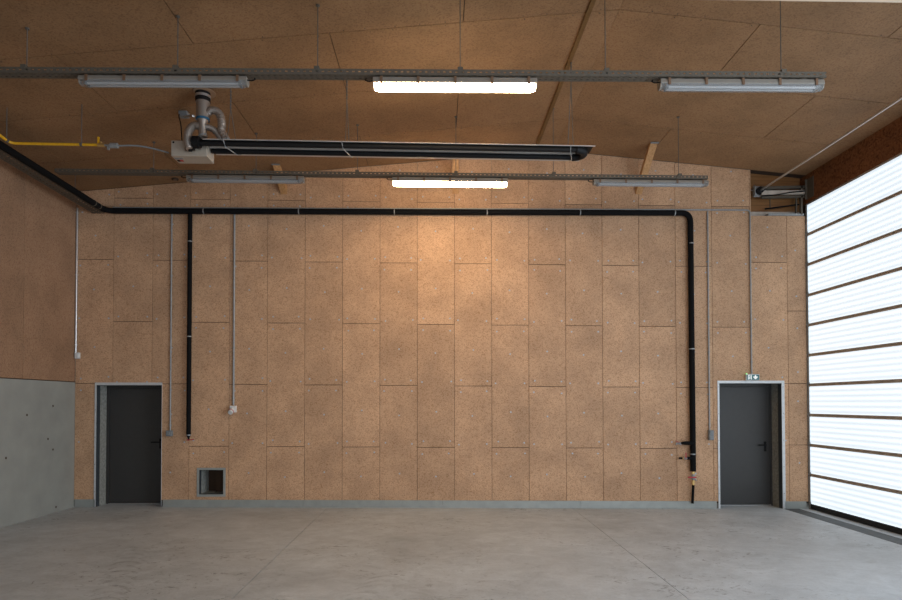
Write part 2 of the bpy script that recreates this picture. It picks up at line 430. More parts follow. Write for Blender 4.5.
tag(rs.build('trim_1', 'batten'), 'thin dark batten on the ceiling along the ridge', 'trim', kind='structure')
q = at(850, 1.9, 5.25)
bm_ = MB(); bm_.box((XL, 5.03, q.z), (XR, 5.25, q.z+.25)); bm_.prism([(XL, q.z+.25), (XR, q.z+.25), (XR, cz(XR)), (RIDGE, cz(RIDGE)), (XL, cz(XL))], 5.03, 5.25)
tag(bm_.build('beam', 'beam'), 'pale timber cross beam under the ceiling', 'beam', kind='structure')
g = oncl(175, 178.7)
gm = MB(); gm.tube([g + V((0, 0, .004)), g - V((0, 0, .02))], [.055, .05], 18)
go = gm.build('cable_gland', 'backing', origin=g); tag(go, 'small dark round cable grommet in the ceiling close to the back wall', 'grommet')
gi = MB(); gi.tube([g - V((0, 0, .0205)), g - V((0, 0, .03))], [.032, .028], 16); gi.build('plug', 'clip', go)

# ------------------------------------------------------------------ left wall
lw = MB()
yc, zt = D, wl(74.5, 382.3).z
zs_ = [zt, zt + 2.5, 7]
ys = [D - .003 - 1.25*i for i in range(0, 14)]
for b, a in zip(ys, ys[1:]):
    lw.t = random.random()
    zc = cz(XL) - .004
    lw.box((XL-.022, a+.003, zt+.012), (XL, b-.003, zc))
LW = lw.build('wall_left', 'osb_side_shaded', bevel=.002); tag(LW, 'side wall of strand boards above a concrete plinth', 'wall', kind='structure')
pl_ = MB(); pl_.hexa([(XL-.3, REAR, -.3), (XL+.004, REAR, -.3), (XL+.004, D-.001, -.3), (XL-.3, D-.001, -.3), (XL-.3, REAR, zt), (XL+.004, REAR, zt), (XL+.004, D-.001, zt), (XL-.3, D-.001, zt)])
# formwork tie holes
po = pl_.build('wall_plinth', 'plinth', bevel=.006); tag(po, 'smooth grey concrete lower part of the side wall', 'wall', kind='structure')
th = MB()
for px, py in ((27, 415), (53, 406), (53, 449.5), (48, 439), (6, 458), (56, 507)):
    p_ = atX(px, py, XL+.004); th.disc(p_ - V((.004, 0, 0)), (1, 0, 0), .018, .0045, 10)
tag(th.build('tie_hole', 'backing', po), 'dark pock marks in the concrete')
bl = MB(); bl.box((XL-.3, REAR, zt+.002), (XL-.0225, D+.4, 5.2)); tag(bl.build('wall_left_core', 'backing', LW), 'dark joint lining')

# ------------------------------------------------------------------ right wall
mz_low = MECH[2] - .12
DT = wl(807.5, 204).z                       # door head
DY0 = 5.15
rw = MB()
# lintel above the door
yy = D + .4
while yy > REAR:
    rw.t = random.random(); a = max(REAR, yy-1.25)
    rw.box((XR-.0, a+.002, DT+.0), (XR+.03, yy-.002, cz(XR)-.004)); yy -= 1.25
for a, b in ((4.7, DY0-.02), (REAR, -1.2)):  # gap left between is an unseen open bay, added to let sky light in
    rw.t = random.random(); rw.box((XR, a, fz(XR)), (XR+.03, b, DT-.003))
RW = rw.build('wall_right', 'osb_brown'); tag(RW, 'dark red-brown board wall above the sectional door and around an added open bay', 'wall', kind='structure')
rc = MB(); rc.box((XR+.04, D+.001, mz_low), (XR+.3, D+.0219, DT)); rc.box((XR+.002, D+.0221, mz_low), (XR+1.1, D+.42, DT)); rc.box((XR+.031, REAR, DT), (XR+.3, D+.42, 5.9)); rc.box((XR+.031, 4.7, -.3), (XR+.3, DY0-.02, DT)); rc.box((XR+.031, REAR, -.3), (XR+.3, -1.2, DT))
tag(rc.build('wall_right_core', 'backing', RW), 'dark core of the wall')

RO0 = 1.8  # unseen doorway invented for sky light, set right to keep the left dim
rwl = MB(); rwl.box((XL-.3, REAR-.25, -.3), (RO0, REAR, 6.2)); rwl.box((RO0, REAR-.25, 5.2), (XR+.3, REAR, 6.2))
tag(rwl.build('wall_rear', 'osb_side_shaded'), 'unseen end wall behind the viewer, doorway added to let sky light in', 'wall', kind='structure')
def sectional(name, ya, yb, label, first):
    """sectional door in the right wall between ya < yb, ten translucent panels"""
    X = XR + .014; zb = fz(XR) + .02
    root = empty(name, (X, (ya+yb)/2, zb), label, 'door', kind='structure')
    edges = [wl(807, p_).z for p_ in (504.5, 474.7, 445, 415, 385, 355.3, 325.3, 295.5, 265, 235, 204)]
    edges = [e + .0 for e in edges]
    for i, (a, b) in enumerate(zip(edges, edges[1:])):
        p = MB(); p.box((X, ya+.02, a+.018), (X+.035, yb-.02, b-.018)); po_ = p.build('door_panel', 'poly', root, origin=V((X, (ya+yb)/2, a)))
        if i:
            r = MB(); r.box((X-.012, ya+.02, a-.026), (X+.04, yb-.02, a-.003)); r.box((X-.008, ya+.02, a+.003), (X+.04, yb-.02, a+.026)); r.box((X, ya+.02, a-.004), (X+.03, yb-.02, a+.004))
            y_ = yb - .10
            r.build('panel_rail', 'rail', root, bevel=.002)
        for s in (yb-.012, ya+.012):
            h = MB(); h.box((X-.012, s-.025, a-.03), (X-.002, s+.025, a+.05)); h.disc((X-.014, s-.0, a+.01), (0, 1, 0), .018, .03, 10)
            h.build('roller_hinge', 'steel', root)
    t = MB(); t.box((X-.01, ya+.02, edges[-1]-.03), (X+.04, yb-.02, edges[-1]+.01)); t.build('top_rail', 'alu', root)
    z0 = fz(XR)
    s = MB(); s.box((X-.012, ya+.01, z0+.003), (X+.045, yb-.01, edges[0]+.015)); s.build('bottom_seal', 'rubber', root, bevel=.004)
    for s_ in (yb, ya):
        k = -1 if s_ == yb else 1
        g_ = MB(); g_.box((X-.018, s_-.012, z0), (X+.04, s_, DT-.02)) ; g_.box((X-.022, s_ + (-.04 if k < 0 else 0), z0), (X-.018, s_ + (0 if k < 0 else .04), DT-.02))
        for i in range(24):
            zz = z0 + .12 + i*.2
            if zz < DT - .1: g_.disc((X-.022, s_ + k*.025, zz), (-1, 0, 0), .008, .004, 8)
        g_.build('guide_rail', 'steel', root)
    return root
sectional('door_3', DY0, D - .001, 'tall sectional door of ten backlit white ribbed panels beside the back wall', True)
DOOR4 = True
st = MB()                                   # threshold: dark strip set in the floor in front of the doors
a = atX(790, 508.3, None or XR).x
xd0, xd1 = at(783.8, 508, D-.02).x, at(799.5, 508, D-.02).x
st.hexa([(xd0, REAR, fz(xd0)-.004), (xd1, REAR, fz(xd1)-.004), (xd1, D-.015, fz(xd1)-.004), (xd0, D-.015, fz(xd0)-.004),
         (xd0, REAR, fz(xd0)+.002), (xd1, REAR, fz(xd1)+.002), (xd1, D-.015, fz(xd1)+.002), (xd0, D-.015, fz(xd0)+.002)])
tag(st.build('trim_2', 'drain'), 'dark strip set in the floor along the sectional door and the added open bay', 'trim', kind='structure')

# ------------------------------------------------------------------ the two steel doors in the back wall
def steel_door(name, op, px_leaf, hinge, label, outer):
    x0, x1, _, zt = op; root = empty(name, ((x0+x1)/2, D, fz((x0+x1)/2)), label, 'door', kind='structure')
    ox0, ox1, ozt = wl(outer[0], 400).x, wl(outer[1], 400).x, wl(450, outer[2]).z + K*0
    ozt = zt + .045
    fr = MB(); zf = [fz(ox0), fz(ox1)]
    fr.box((ox0, D-.012, zf[0]), (x0, D-.001, ozt)); fr.box((x1, D-.012, zf[1]), (ox1, D-.001, ozt)); fr.box((x0, D-.012, zt), (x1, D-.001, ozt))
    f_ = fr.build('door_surround', 'frame', root, bevel=.002)
    for zz in [zf[0]+.25+i*.45 for i in range(5)]:
        for x in ((ox0+x0)/2, (x1+ox1)/2): sc_ = MB(); sc_.disc((x, D-.012, zz), (0, -1, 0), .008, .003, 8); sc_.build('frame_screw', 'steel', f_)
    rt = MB(); w = .10
    rt.box((x0, D-.001, zf[0]), (x0+.004, D+w, zt)); rt.box((x1-.004, D-.001, zf[1]), (x1, D+w, zt)); rt.box((x0+.004, D-.001, zt-.004), (x1-.004, D+w, zt))
    rt.build('frame_return', 'frame_in', root)
    Yl = D + .31
    lx0, lx1 = at(px_leaf[0], 450, Yl).x, at(px_leaf[1], 450, Yl).x
    lx0 = max(lx0, x0+.05); lx1 = min(lx1, x1-.03)
    zl = fz((lx0+lx1)/2)
    jm = MB(); jm.box((x0, Yl-.01, zl), (lx0-.004, Yl+.09, zt)); jm.box((lx1+.004, Yl-.01, zl), (x1, Yl+.09, zt)); jm.box((lx0-.004, Yl-.01, zt-.05), (lx1+.004, Yl+.09, zt))
    jm.build('door_jamb', 'leaf', root, bevel=.003)
    lf = MB(); lf.box((lx0, Yl, zl+.022), (lx1, Yl+.05, zt-.054)); lo = lf.build('door_leaf', 'leaf', root, bevel=.003)
    xh = lx1 - (.09 if name == 'door_2' else .015) if hinge == 'l' else lx0 + .09
    sgn = -1 if hinge == 'l' else 1
    zh = zl + 1.05
    h = MB(); h.box((xh-.02, Yl-.008, zh-.11), (xh+.02, Yl, zh+.06)); h.tube([(xh, Yl, zh), (xh, Yl-.045, zh)], .010, 10)
    h.tube(fillet([(xh, Yl-.03, zh), (xh, Yl-.05, zh), (xh + sgn*.14, Yl-.052, zh)], .02, 4), .011, 10); h.disc((xh, Yl-.008, zh-.075), (0, -1, 0), .012, .006, 12)
    h.build('lever_handle', 'blackmetal', lo)
    th_ = MB(); th_.box((lx0, Yl-.02, zl), (lx1, Yl+.07, zl+.014)); th_.build('light_gap_strip', 'alu', root)  # bright metal strip standing in for the line of light under the leaf
    hn = MB(); xe = lx0 if hinge == 'l' else lx1
    bkp = MB(); bkp.box((x0-.05, Yl+.10, zl-.1), (x1+.05, Yl+.115, zt+.05)); bkp.build('door_backing', 'backing', root)
    return root
steel_door('door_1', LD, (108.8, 161.5), 'l', 'dark anthracite steel door deep in the wall beside the concrete plinth', (95, 162.3, 383))
steel_door('door_2', RD, (718, 770.5), 'l', 'grey anthracite steel door with pale surround beside the sectional door', (717.3, 784.3, 381))

# ------------------------------------------------------------------ hatch
x0, x1, z0, z1 = HT
hr = empty('wall_hatch', ((x0+x1)/2, D, z0), 'square steel-framed open hatch low in the back wall', 'hatch')
t = .037; h = MB()
h.box((x0-t, D-.012, z0-t), (x0, D-.001, z1+t)); h.box((x1, D-.012, z0-t), (x1+t, D-.001, z1+t)); h.box((x0, D-.012, z1), (x1, D-.001, z1+t)); h.box((x0, D-.012, z0-t), (x1, D-.001, z0))
h.build('hatch_frame', 'flash', hr, bevel=.002)
h = MB(); e = .003
h.box((x0, D, z0), (x0+e, D+.08, z1)); h.box((x1-e, D, z0), (x1, D+.08, z1)); h.box((x0+e, D, z1-e), (x1-e, D+.08, z1)); h.box((x0+e, D, z0), (x1-e, D+.08, z0+e))
h.build('hatch_return', 'frame_in', hr)
h = MB(); h.box((x0-.05, D+.425, z0-.05), (x1+.05, D+.44, z1+.05)); h.box((x0+.16, D+.30, z0+.001), (x1-.005, D+.423, z1-.02)); h.build('hatch_back', 'backing', hr)

# ------------------------------------------------------------------ door machinery corner (upper right)
mx0, mx1, mz0 = MECH[0], XR, MECH[2]
tb = MB()
tb.prism([(mx0-.3, wl(775, 186.5).z), (mx1, wl(775, 186.5).z), (mx1, cz(mx1)+.01), (mx0-.3, cz(mx0-.3)+.01)], D+.16, D+.30); tb.box((mx0-.3, D+.16, wl(775, 209.5).z), (mx1, D+.30, wl(775, 187.5).z))
tag(tb.build('trim_3', 'glulam'), 'orange timber plate exposed above the corner boards', 'trim', kind='structure')
tb = MB(); tb.box((mx0-.05, D+.10, mz0-.1), (mx1, D+.30, wl(775, 210).z)); tag(tb.build('trim_4', 'rail'), 'dark grey sill plate under the exposed timber', 'trim', kind='structure')
p = wl(768, 216.3); dm = empty('door_track', (XR-.3, D-.1, p.z), 'galvanised lifting tracks, drum and long shaft at the top of the sectional door', 'door track')
k = MB(); a, b = wl(767.5, 215.2), wl(803, 215.2); k.box((a.x, D-.03, mz0+.001), (b.x, D+.09, mz0+.035)); k.build('shelf_angle', 'steel', dm, bevel=.002)
Yt = D + .02
bp = MB(); a, b = at(753, 186.2, Yt), at(766, 197, Yt); bp.box((a.x, Yt, b.z), (b.x, Yt+.01, a.z)); bp.box((a.x, Yt-.06, b.z), (a.x+.006, Yt, a.z))
bpo = bp.build('bearing_plate', 'steel', dm)
c = at(759.3, 191.2, Yt); r_ = MB(); r_.ring(c - V((0, .03, 0)), (0, 1, 0), .035, .065, .05); r_.disc(c - V((0, .06, 0)), (0, 1, 0), .05, .008, 20); r_.build('cable_drum', 'blackmetal', dm)
for nm, ya_, yb_, hh, mt in (('upper_track', 188.2, 187.2, .045, 'traysteel'), ('lower_track', 193.2, 192.5, .07, 'rail'), ('lower_track', 197.5, 196.8, .03, 'traysteel')):
    k = MB(); k.beam(at(761, ya_, Yt-.03), at(805, yb_, Yt-.03), .05, hh); k.build('horizontal_track', mt, dm)
k = MB(); k.tube(curve([at(805, 191, Yt-.06), at(790, 192.5, Yt-.06), at(775, 195, Yt-.06), at(762, 196, Yt-.06)], 12), .010, 8); k.build('cable', 'black', dm)
k = MB(); k.tube([at(799, 204.5, Yt), at(765, 209, Yt)], .014, 8); k.build('strut', 'black', dm)
for pa_, pb_, dy_, w1, w2 in (((796, 197), (796, 213), 0, .03, .02), ((801, 186), (801, 215), -.03, .05, .03), ((770, 198), (770, 209), 0, .015, .01)):
    k = MB(); k.beam(at(*pa_, Yt+dy_), at(*pb_, Yt+dy_), w1, w2, (1, 0, 0)); k.build('upright', 'traysteel', dm)
k = MB(); a, b = at(804, 180, Yt-.05), at(810, 200, Yt-.05); k.box((a.x, Yt-.08, b.z), (XR-.001, Yt-.07, a.z)); k.box((XR-.008, Yt-.25, b.z), (XR-.001, Yt-.07, a.z)); k.build('corner_bracket', 'traysteel', dm)
c2 = atX(902, 97.5, c.x + .02); dirv = (c2 - c); k = MB(); k.tube([c - V((0, .02, 0)), c + dirv*1.7], .016, 12); k.build('shaft', 'alu', dm)
for tt in (1.69,):
    q = c + dirv*tt; k = MB(); k.beam(q, V((q.x, q.y, cz(q.x))), .02, .02, (1, 0, 0)); k.build('shaft_hanger', 'steel', dm)

# ------------------------------------------------------------------ timber struts between wall and ceiling
for pb, pt, lab in (((284, 194.5), (277, 165.5), 'short timber strut above the back wall beside the burner heater'),
                    ((455.5, 194), (455.5, 161.5), 'short timber strut behind the middle lit strip light'),
                    ((638.5, 194.5), (653, 144), 'tallest looking timber strut, standing clear above the far tray end')):
    b = wl(*pb); tp = oncl(*pt)
    if tp.y > D - .25: tp = at(pt[0], pt[1], D-.32); tp.z = cz(tp.x)
    b = V((b.x, D-.002, b.z)); d = tp - b
    w = .055; nrm = V((1, 0, 0))
    s = MB(); ln = V((0, d.y, d.z)).normalized(); pz = V((0, -ln.z, ln.y)) * .05
    x = w
    # bar with ends cut flush with wall and ceiling
    s.add([b + V((-x, 0, -.0)), b + V((x, 0, 0)), b + V((x, 0, .13)), b + V((-x, 0, .13)),
           V((tp.x-x, tp.y-.06, cz(tp.x-x)-.003)), V((tp.x+x, tp.y-.06, cz(tp.x+x)-.003)), V((tp.x+x, tp.y+.05, cz(tp.x+x)-.003)), V((tp.x-x, tp.y+.05, cz(tp.x-x)-.003))],
          [(0, 1, 5, 4), (1, 2, 6, 5), (2, 3, 7, 6), (3, 0, 4, 7), (3, 2, 1, 0), (4, 5, 6, 7)])
    so_ = s.build('timber_strut', 'timber', origin=b, bevel=.003); tag(so_, lab, 'strut', 'timber struts at the wall head')
    cp_ = MB(); cp_.box((tp.x-x-.01, tp.y-.09, cz(tp.x)-.022), (tp.x+x+.01, tp.y-.061, cz(tp.x)-.008)); cp_.build('fixing_plate', 'grey', so_)

# ------------------------------------------------------------------ cable trays
def perforated_tray(name, A, B, w, hgt, label, rods, mat='traysteel', pitch=.06, side=1):
    """U tray from A to B (its near bottom edge), slots cut through flange and bottom"""
    A, B = V(A), V(B); d = (B-A); Lh = d.length; d.normalize(); r = V((0, 0, 1)).cross(d).normalized(); u = d.cross(r)
    root = empty(name, (A+B)/2, label, 'cable tray', None)
    n = int(Lh/pitch)
    def bar(mb, s0, s1, a0, a1, b0, b1):     # along d, across r, up u
        p = [A + d*s + r*a + u*b for s, a, b in ((s0, a0, b0), (s1, a0, b0), (s1, a1, b0), (s0, a1, b0), (s0, a0, b1), (s1, a0, b1), (s1, a1, b1), (s0, a1, b1))]
        mb.hexa(p)
    t = .003
    for a0 in (0, w-t):
        f = MB(); bar(f, 0, Lh, a0, a0+t, 0, hgt*.42); bar(f, 0, Lh, a0, a0+t, hgt*.64, hgt); 
        for i in range(n+1): bar(f, i*pitch, min(Lh, i*pitch+pitch*.58), a0, a0+t, hgt*.42, hgt*.64)
        f.build('side_flange', mat, root)
    f = MB()
    ks = [t, w*.2, w*.32, w*.62, w*.74, w-t]
    for a0, a1 in ((ks[0], ks[1]), (ks[2], ks[3]), (ks[4], ks[5])): bar(f, 0, Lh, a0, a1, 0, t)
    for j, (a0, a1) in enumerate(((ks[1], ks[2]), (ks[3], ks[4]))):
        for i in range(n+1): bar(f, i*pitch, min(Lh, i*pitch+pitch*.55), a0, a1, 0, t)
    f.build('tray_bottom', mat, root)
    for x in rods:
        s = (x - A.x)/d.x if abs(d.x) > .5 else (x - A.y)/d.y
        p = A + d*s + r*(w/2)
        k = MB(); k.tube([p + u*.01, V((p.x, p.y, cz(p.x)-.002))], .0045, 8); ro = k.build('threaded_rod', 'rod', root)
        k = MB(); bar(k, s-.025, s+.025, -.004, w+.004, hgt*.8, hgt+.025); k.build('rod_clamp', mat, ro)
        k = MB(); k.disc(V((p.x, p.y, cz(p.x)-.004)), (0, 0, -1), .02, .01, 10); k.build('ceiling_anchor', 'rod', ro)
    return root
YN, YF = 5.90, 8.50
nt_a, nt_b = at(-60, 72.0, YN), at(826.5, 77.2, YN)
near_rods = [at(p_, 70, YN+.055).x for p_ in (26.8, 177.6, 317.6, 460.2, 605.3, 781)]
perforated_tray('cable_tray', nt_a, nt_b, .11, .056, 'longest perforated cable tray, hung nearest the viewer and running out of the picture', near_rods)
ft_a, ft_b = at(54.5, 172.0, YF), at(708, 178.9, YF)
far_rods = [at(152, 150, YF).x, at(255, 150, YF).x, at(357, 150, YF).x, at(456, 150, YF).x, at(554, 150, YF).x, at(680, 150, YF).x]
perforated_tray('cable_tray', ft_a, ft_b, .11, .05, 'perforated cable tray behind the tube heater, close to the back wall', far_rods)
# side tray along the left wall
def side_pt(px, py, X): return atX(px, py, X)
e0 = at(94, 213.5, D-.02); e1 = atX(0, 157.5, e0.x); sl = (e1.z-e0.z)/(e1.y-e0.y)
s_a = V((e0.x, D-.02, e0.z)); s_b = V((e0.x, 2.5, e0.z + sl*(2.5-(D-.02))))
TR = at(106, 210.8, D-.075).x - .054
perforated_tray('cable_tray', V((TR, s_b.y, s_b.z)), V((TR, s_a.y, s_a.z)), TR - e0.x + .02, .06, 'perforated cable tray along the side wall under the black pipe', [9.4, 7.5, 5.6, 3.7], 'traysteel', .07)

# ------------------------------------------------------------------ luminaires
def luminaire(px0, px1, pyt, pyb, Yc, tray, lit, label):
    A, B, w_, h_ = tray
    def zt_(x): t = (x-A.x)/(B.x-A.x); return A.z + (B.z-A.z)*t
    x0, x1 = at(px0, pyt, Yc-.05).x, at(px1, pyt, Yc-.05).x
    Ln = x1-x0; xm = (x0+x1)/2; tilt = math.atan2(B.z-A.z, B.x-A.x); z = zt_(xm)
    zbot = at((px0+px1)/2, pyb, Yc + .03).z; hh = z - .014 - zbot
    root = empty('strip_light', (xm, Yc, z-.014), label, 'strip light', 'wet-room fluorescent strip lights under the cable trays')
    root.rotation_euler = (0, -tilt, 0)
    o = V((xm, Yc, z-.014)); L2 = Ln/2
    def prof(mb, pts, a, b, ea=1., eb=1.):   # extrude profile (y,z) along x
        n = len(pts); vs = [o + V((a, p[0]*ea, p[1])) for p in pts] + [o + V((b, p[0]*eb, p[1])) for p in pts]
        mb.add(vs, [tuple(range(n-1, -1, -1)), tuple(range(n, 2*n))] + [(i, (i+1) % n, n+(i+1) % n, n+i) for i in range(n)])
    hb = hh*.52
    m_ = MB(); prof(m_, [(-.056, -hb*1.0), (.056, -hb), (.056, -hb*.75), (.045, -.002), (-.045, -.002), (-.056, -hb*.75)][::1], -L2-.012, L2+.012); m_.build('housing', 'body_grey', root, bevel=.003)
    zc = -hb; zd = -hh
    P = [(-.052, zc), (-.052, zc+(zd-zc)*.35), (-.045, zc+(zd-zc)*.75), (-.025, zd), (.025, zd), (.045, zc+(zd-zc)*.75), (.052, zc+(zd-zc)*.35), (.052, zc)]
    m_ = MB()
    def shell(a, b, sa, sb):
        n = len(P); vs = [o + V((a, p[0]*sa, zc + (p[1]-zc)*sa)) for p in P] + [o + V((b, p[0]*sb, zc + (p[1]-zc)*sb)) for p in P]
        m_.add(vs, [(i, i+1, n+i+1, n+i) for i in range(n-1)], True)
    shell(-L2, -L2+.045, .80, 1); shell(-L2+.045, L2-.045, 1, 1); shell(L2-.045, L2, 1, .80)
    n = len(P)
    m_.build('diffuser', 'tube_lit' if lit else 'acrylic', root)
    for s_, sg in ((-L2, 1), (L2, -1)):
        m_ = MB(); vs = [o + V((s_ + q, p[0]*.82, zc + (p[1]-zc)*.82)) for q in (0, -sg*.012) for p in P]
        m_.add(vs, [tuple(range(n)), tuple(range(2*n-1, n-1, -1))] + [((i+1) % n, i, n+i, n+(i+1) % n) for i in range(n)]); m_.build('end_cap', 'body_grey', root)
    if not lit:
        m_ = MB(); m_.box(o + V((-L2+.05, -.05, zc-.004)), o + V((L2-.05, .05, zc-.0005))); m_.build('reflector', 'lampwhite', root)
        for s_ in (-.024, .024):
            m_ = MB(); m_.tube([o + V((-L2+.06, s_, zc-.024)), o + V((L2-.06, s_, zc-.024))], .013, 12); tb_ = m_.build('fluorescent_tube', 'tubewhite', root)
            for q in (-L2+.05, L2-.07): m_ = MB(); m_.box(o + V((q, s_-.015, zc-.038)), o + V((q+.02, s_+.015, zc-.004))); m_.build('tube_holder', 'grey', tb_)
    for i in range(5):
        x = -L2 + Ln*(.045 + .2275*i)
        m_ = MB(); m_.box(o + V((x-.013, -.063, zc-.014)), o + V((x+.013, -.0565, -.010))); m_.box(o + V((x-.013, .0565, zc-.014)), o + V((x+.013, .063, -.010)))
        m_.box(o + V((x-.013, -.063, -.010)), o + V((x+.013, .063, .0))) ; m_.build('cover_clip', 'clip', root)
    m_ = MB()
    for x in (-L2*.78, L2*.78): m_ = MB(); m_.box(o + V((x-.03, -.03, 0)), o + V((x+.03, .03, .012))); m_.build('mounting_bracket', 'traysteel', root)
    sgn = 1 if px0 in (79,) else -1
    m_ = MB(); c_ = [o + V((sgn*(L2-.03), -.02, -.02)), o + V((sgn*(L2+.05), -.02, -.035)), o + V((sgn*(L2+.09), -.02, -.022)), o + V((sgn*(L2+.08), -.01, -.005))]
    m_.tube(curve(c_, 15), .006, 8); m_.build('supply_cable', 'black', root)
    return root
TN = (nt_a, nt_b, .11, .056); TF = (ft_a, ft_b, .11, .05)
luminaire(79, 245, 75, 88.3, YN+.055, TN, False, 'unlit strip light on the nearest tray above the heater flue')
luminaire(374, 536, 79, 92.6, YN+.055, TN, True, 'larger glowing strip light, lit on the tray nearest the viewer')
luminaire(662, 823.5, 80, 92.8, YN+.055, TN, False, 'unlit strip light at the free end of the nearest tray')
luminaire(187, 302.5, 175, 183.6, YF+.055, TF, False, 'unlit strip light on the far tray below the burner box')
luminaire(393, 507, 178.5, 187.3, YF+.055, TF, True, 'smaller glowing strip light, lit on the far tray before the back wall')
luminaire(595, 708, 177.5, 187, YF+.055, TF, False, 'unlit strip light at the far tray end before the timber strut')

# ------------------------------------------------------------------ radiant tube heater
Yc = 7.36
hl, hrr = at(205, 147.0, Yc), at(588, 153.7, Yc)
hroot = empty('tube_heater', (hl+hrr)/2, 'long black U-tube gas heater with cream burner box and flue, hung under the ceiling', 'heater')
ax = (hrr-hl).normalized()
def hp(s, dy, dz): return hl + ax*s + V((0, dy, dz))
LH = (hrr-hl).length
for dy, s0, s1 in ((-.105, -.10, LH-.16), (.118, .04, LH-.16)):
    k = MB(); k.tube([hp(s0, dy, 0), hp(s1, dy, 0)], .031, 20); k.build('radiant_tube', 'blackmetal', hroot)
k = MB(); pts = []
for i in range(13):
    a = -math.pi/2 + math.pi*i/12; pts.append(hp(LH-.17 + .12*math.cos(a), .0065 + .1115*math.sin(a), 0))
k.tube(pts, .046, 18); k.build('return_bend', 'blackmetal', hroot)
for dy0, dy1, s1 in ((-.15, .08, LH+.03), (.08, .285, LH-.06)):     # flat reflector hoods with turned-up rims
    k = MB(); k.beam(hp(0, (dy0+dy1)/2, .034), hp(s1, (dy0+dy1)/2, .034), dy1-dy0-.004, .003); k.beam(hp(0, (dy0+dy1)/2, .046), hp(s1, (dy0+dy1)/2, .046), (dy1-dy0)*.5, .02); k.build('reflector', 'blackmetal', hroot)
for dy, w, s1 in ((-.155, .018, LH+.05), (.082, .062, LH-.12), (.285, .035, LH-.04)):
    k = MB(); k.beam(hp(.03, dy, .029), hp(s1, dy, .029), w, .006); k.build('reflector_edge', 'dullalu', hroot)
for px, in ((231,), (347,), (571,)):
    x = at(px, 150, Yc).x; s = (x-hl.x)/ax.x
    k = MB(); k.tube([hp(s-.04, -.165, .03), hp(s-.03, -.105, -.04), hp(s+.01, .02, -.042), hp(s+.03, .118, -.04), hp(s+.035, .29, .03)], .006, 8); k.build('support_bracket', 'steel', hroot)
    tp = V((hp(s, 0, 0).x + .0, Yc - .02, 0)); tp.z = cz(tp.x)
    for dy in (-.16, .29):
        k = MB(); k.tube([hp(s, dy, .03), hp(s, dy*.6, .16), V((tp.x, tp.y, tp.z-.25))], .0045, 6); k.build('sling_wire', 'rod', hroot)
    k = MB(); k.tube([V((tp.x, tp.y, tp.z-.25)), tp - V((0, 0, .002))], .006, 6)
    for i in range(6): k.ring(tp - V((0, 0, .04+.04*i)), (0, 0, 1), .005, .010, .02, 8)
    k.build('suspension_chain', 'rod', hroot)
# burner box
Yb0, Yb1 = 7.36, 7.60
a, b = at(171, 140.2, Yb0), at(207, 156.2, Yb0)
k = MB(); k.box((a.x, Yb0, b.z), (b.x, Yb1, a.z)); bx = k.build('burner_box', 'cream', hroot, bevel=.008)
k = MB(); q = at(173.5, 142.3, Yb0); k.disc(q, (0, -1, 0), .012, .004, 12); k.build('plug_hole', 'black', bx)
for i in range(5):
    k = MB(); q = at(175.5 + i*1.6, 158.5 + i*.15, 7.43); k.box((q.x-.006, 7.41, b.z-.003), (q.x+.006, 7.46, b.z+.001)); k.build('vent_slot', 'grey', bx)
q = V((at(180.5, 161.3, 7.50).x, 7.50, b.z)); k = MB(); k.box(q + V((-.035, -.02, -.006)), q + V((.0, .02, .001))); k.build('rocker_switch', 'black', bx)
k = MB(); k.box(q + V((0, -.02, -.006)), q + V((.035, .02, .001))); k.build('indicator', 'red', bx)
k = MB(); a2, b2 = at(187, 146.5, Yb0-.04), at(195, 151, Yb0-.04); cc = (a2+b2)/2; k.tube([V((a2.x, cc.y-.03, cc.z)), V((b2.x, cc.y-.03, cc.z))], .035, 16); k.ring(V((cc.x, cc.y-.03, cc.z)), (1, 0, 0), .035, .045, .03); k.build('fan_motor', 'blackmetal', hroot)
q = hp(-.10, -.105, .01); k = MB(); k.ring(q + ax*.04, ax, .035, .072, .08); k.build('tube_collar', 'blackmetal', hroot)
# flue
fy = 7.36
ftop = oncl(203, 91.5); fx = ftop.x; fy = ftop.y
def fpt(px, py, dy=0): return at(px, py, fy+dy)
k = MB(); k.tube([V((fx+.02, fy, cz(fx)-.020)), V((fx+.02, fy, cz(fx)-.014))], .13, 28, True, False); k.build('ceiling_flange', 'beige', hroot)
z_ = lambda py: fpt(203, py).z
k = MB(); k.tube([V((fx, fy, cz(fx))), V((fx, fy, z_(102)))], .088, 24); so2 = k.build('flue_sleeve', 'blackmetal', hroot)
k = MB(); k.ring(V((fx, fy, z_(97))), (0, 0, 1), .086, .092, .03, 24); k.build('sleeve_band', 'alu', so2)
k = MB(); k.tube([V((fx, fy, z_(101))), V((fx, fy, z_(119.5)))], .078, 24); k.ring(V((fx, fy, z_(103))), (0, 0, 1), .075, .083, .02, 24); fp_ = k.build('flue_pipe', 'flex', hroot)
k = MB(); k.ring(V((fx, fy, z_(119.5))), (0, 0, 1), .07, .082, .024, 24); k.build('seal_band', 'blueband', fp_)
k = MB(); k.tube([V((fx, fy, z_(119.5))), V((fx, fy, z_(123))), V((fx, fy, z_(137)))], [.075, .05, .048], 20); k.build('flue_reducer', 'flex', hroot)
def flexduct(pts, r):
    c_ = curve(pts, 44); mb = MB(); rr = [r*(1 + .07*(1 if i % 2 else -1)) for i in range(len(c_))]
    mb.tube(c_, rr, 16, True, False); return mb.build('flexible_duct', 'flex', hroot)
flexduct([fpt(207, 113.5), fpt(213, 110.5, -.02), fpt(219.5, 114, -.03), fpt(222, 124, -.05), fpt(221.5, 131, -.06), fpt(227, 141, -.08)], .046)
flexduct([fpt(199, 126), fpt(193, 126, -.03), fpt(188.5, 132, -.06), fpt(187.5, 140, -.08), fpt(189.5, 149, -.1)], .044)
flexduct([fpt(206, 127), fpt(211, 128.5, -.02), fpt(216, 132, -.04), fpt(222, 140, -.06)], .036)
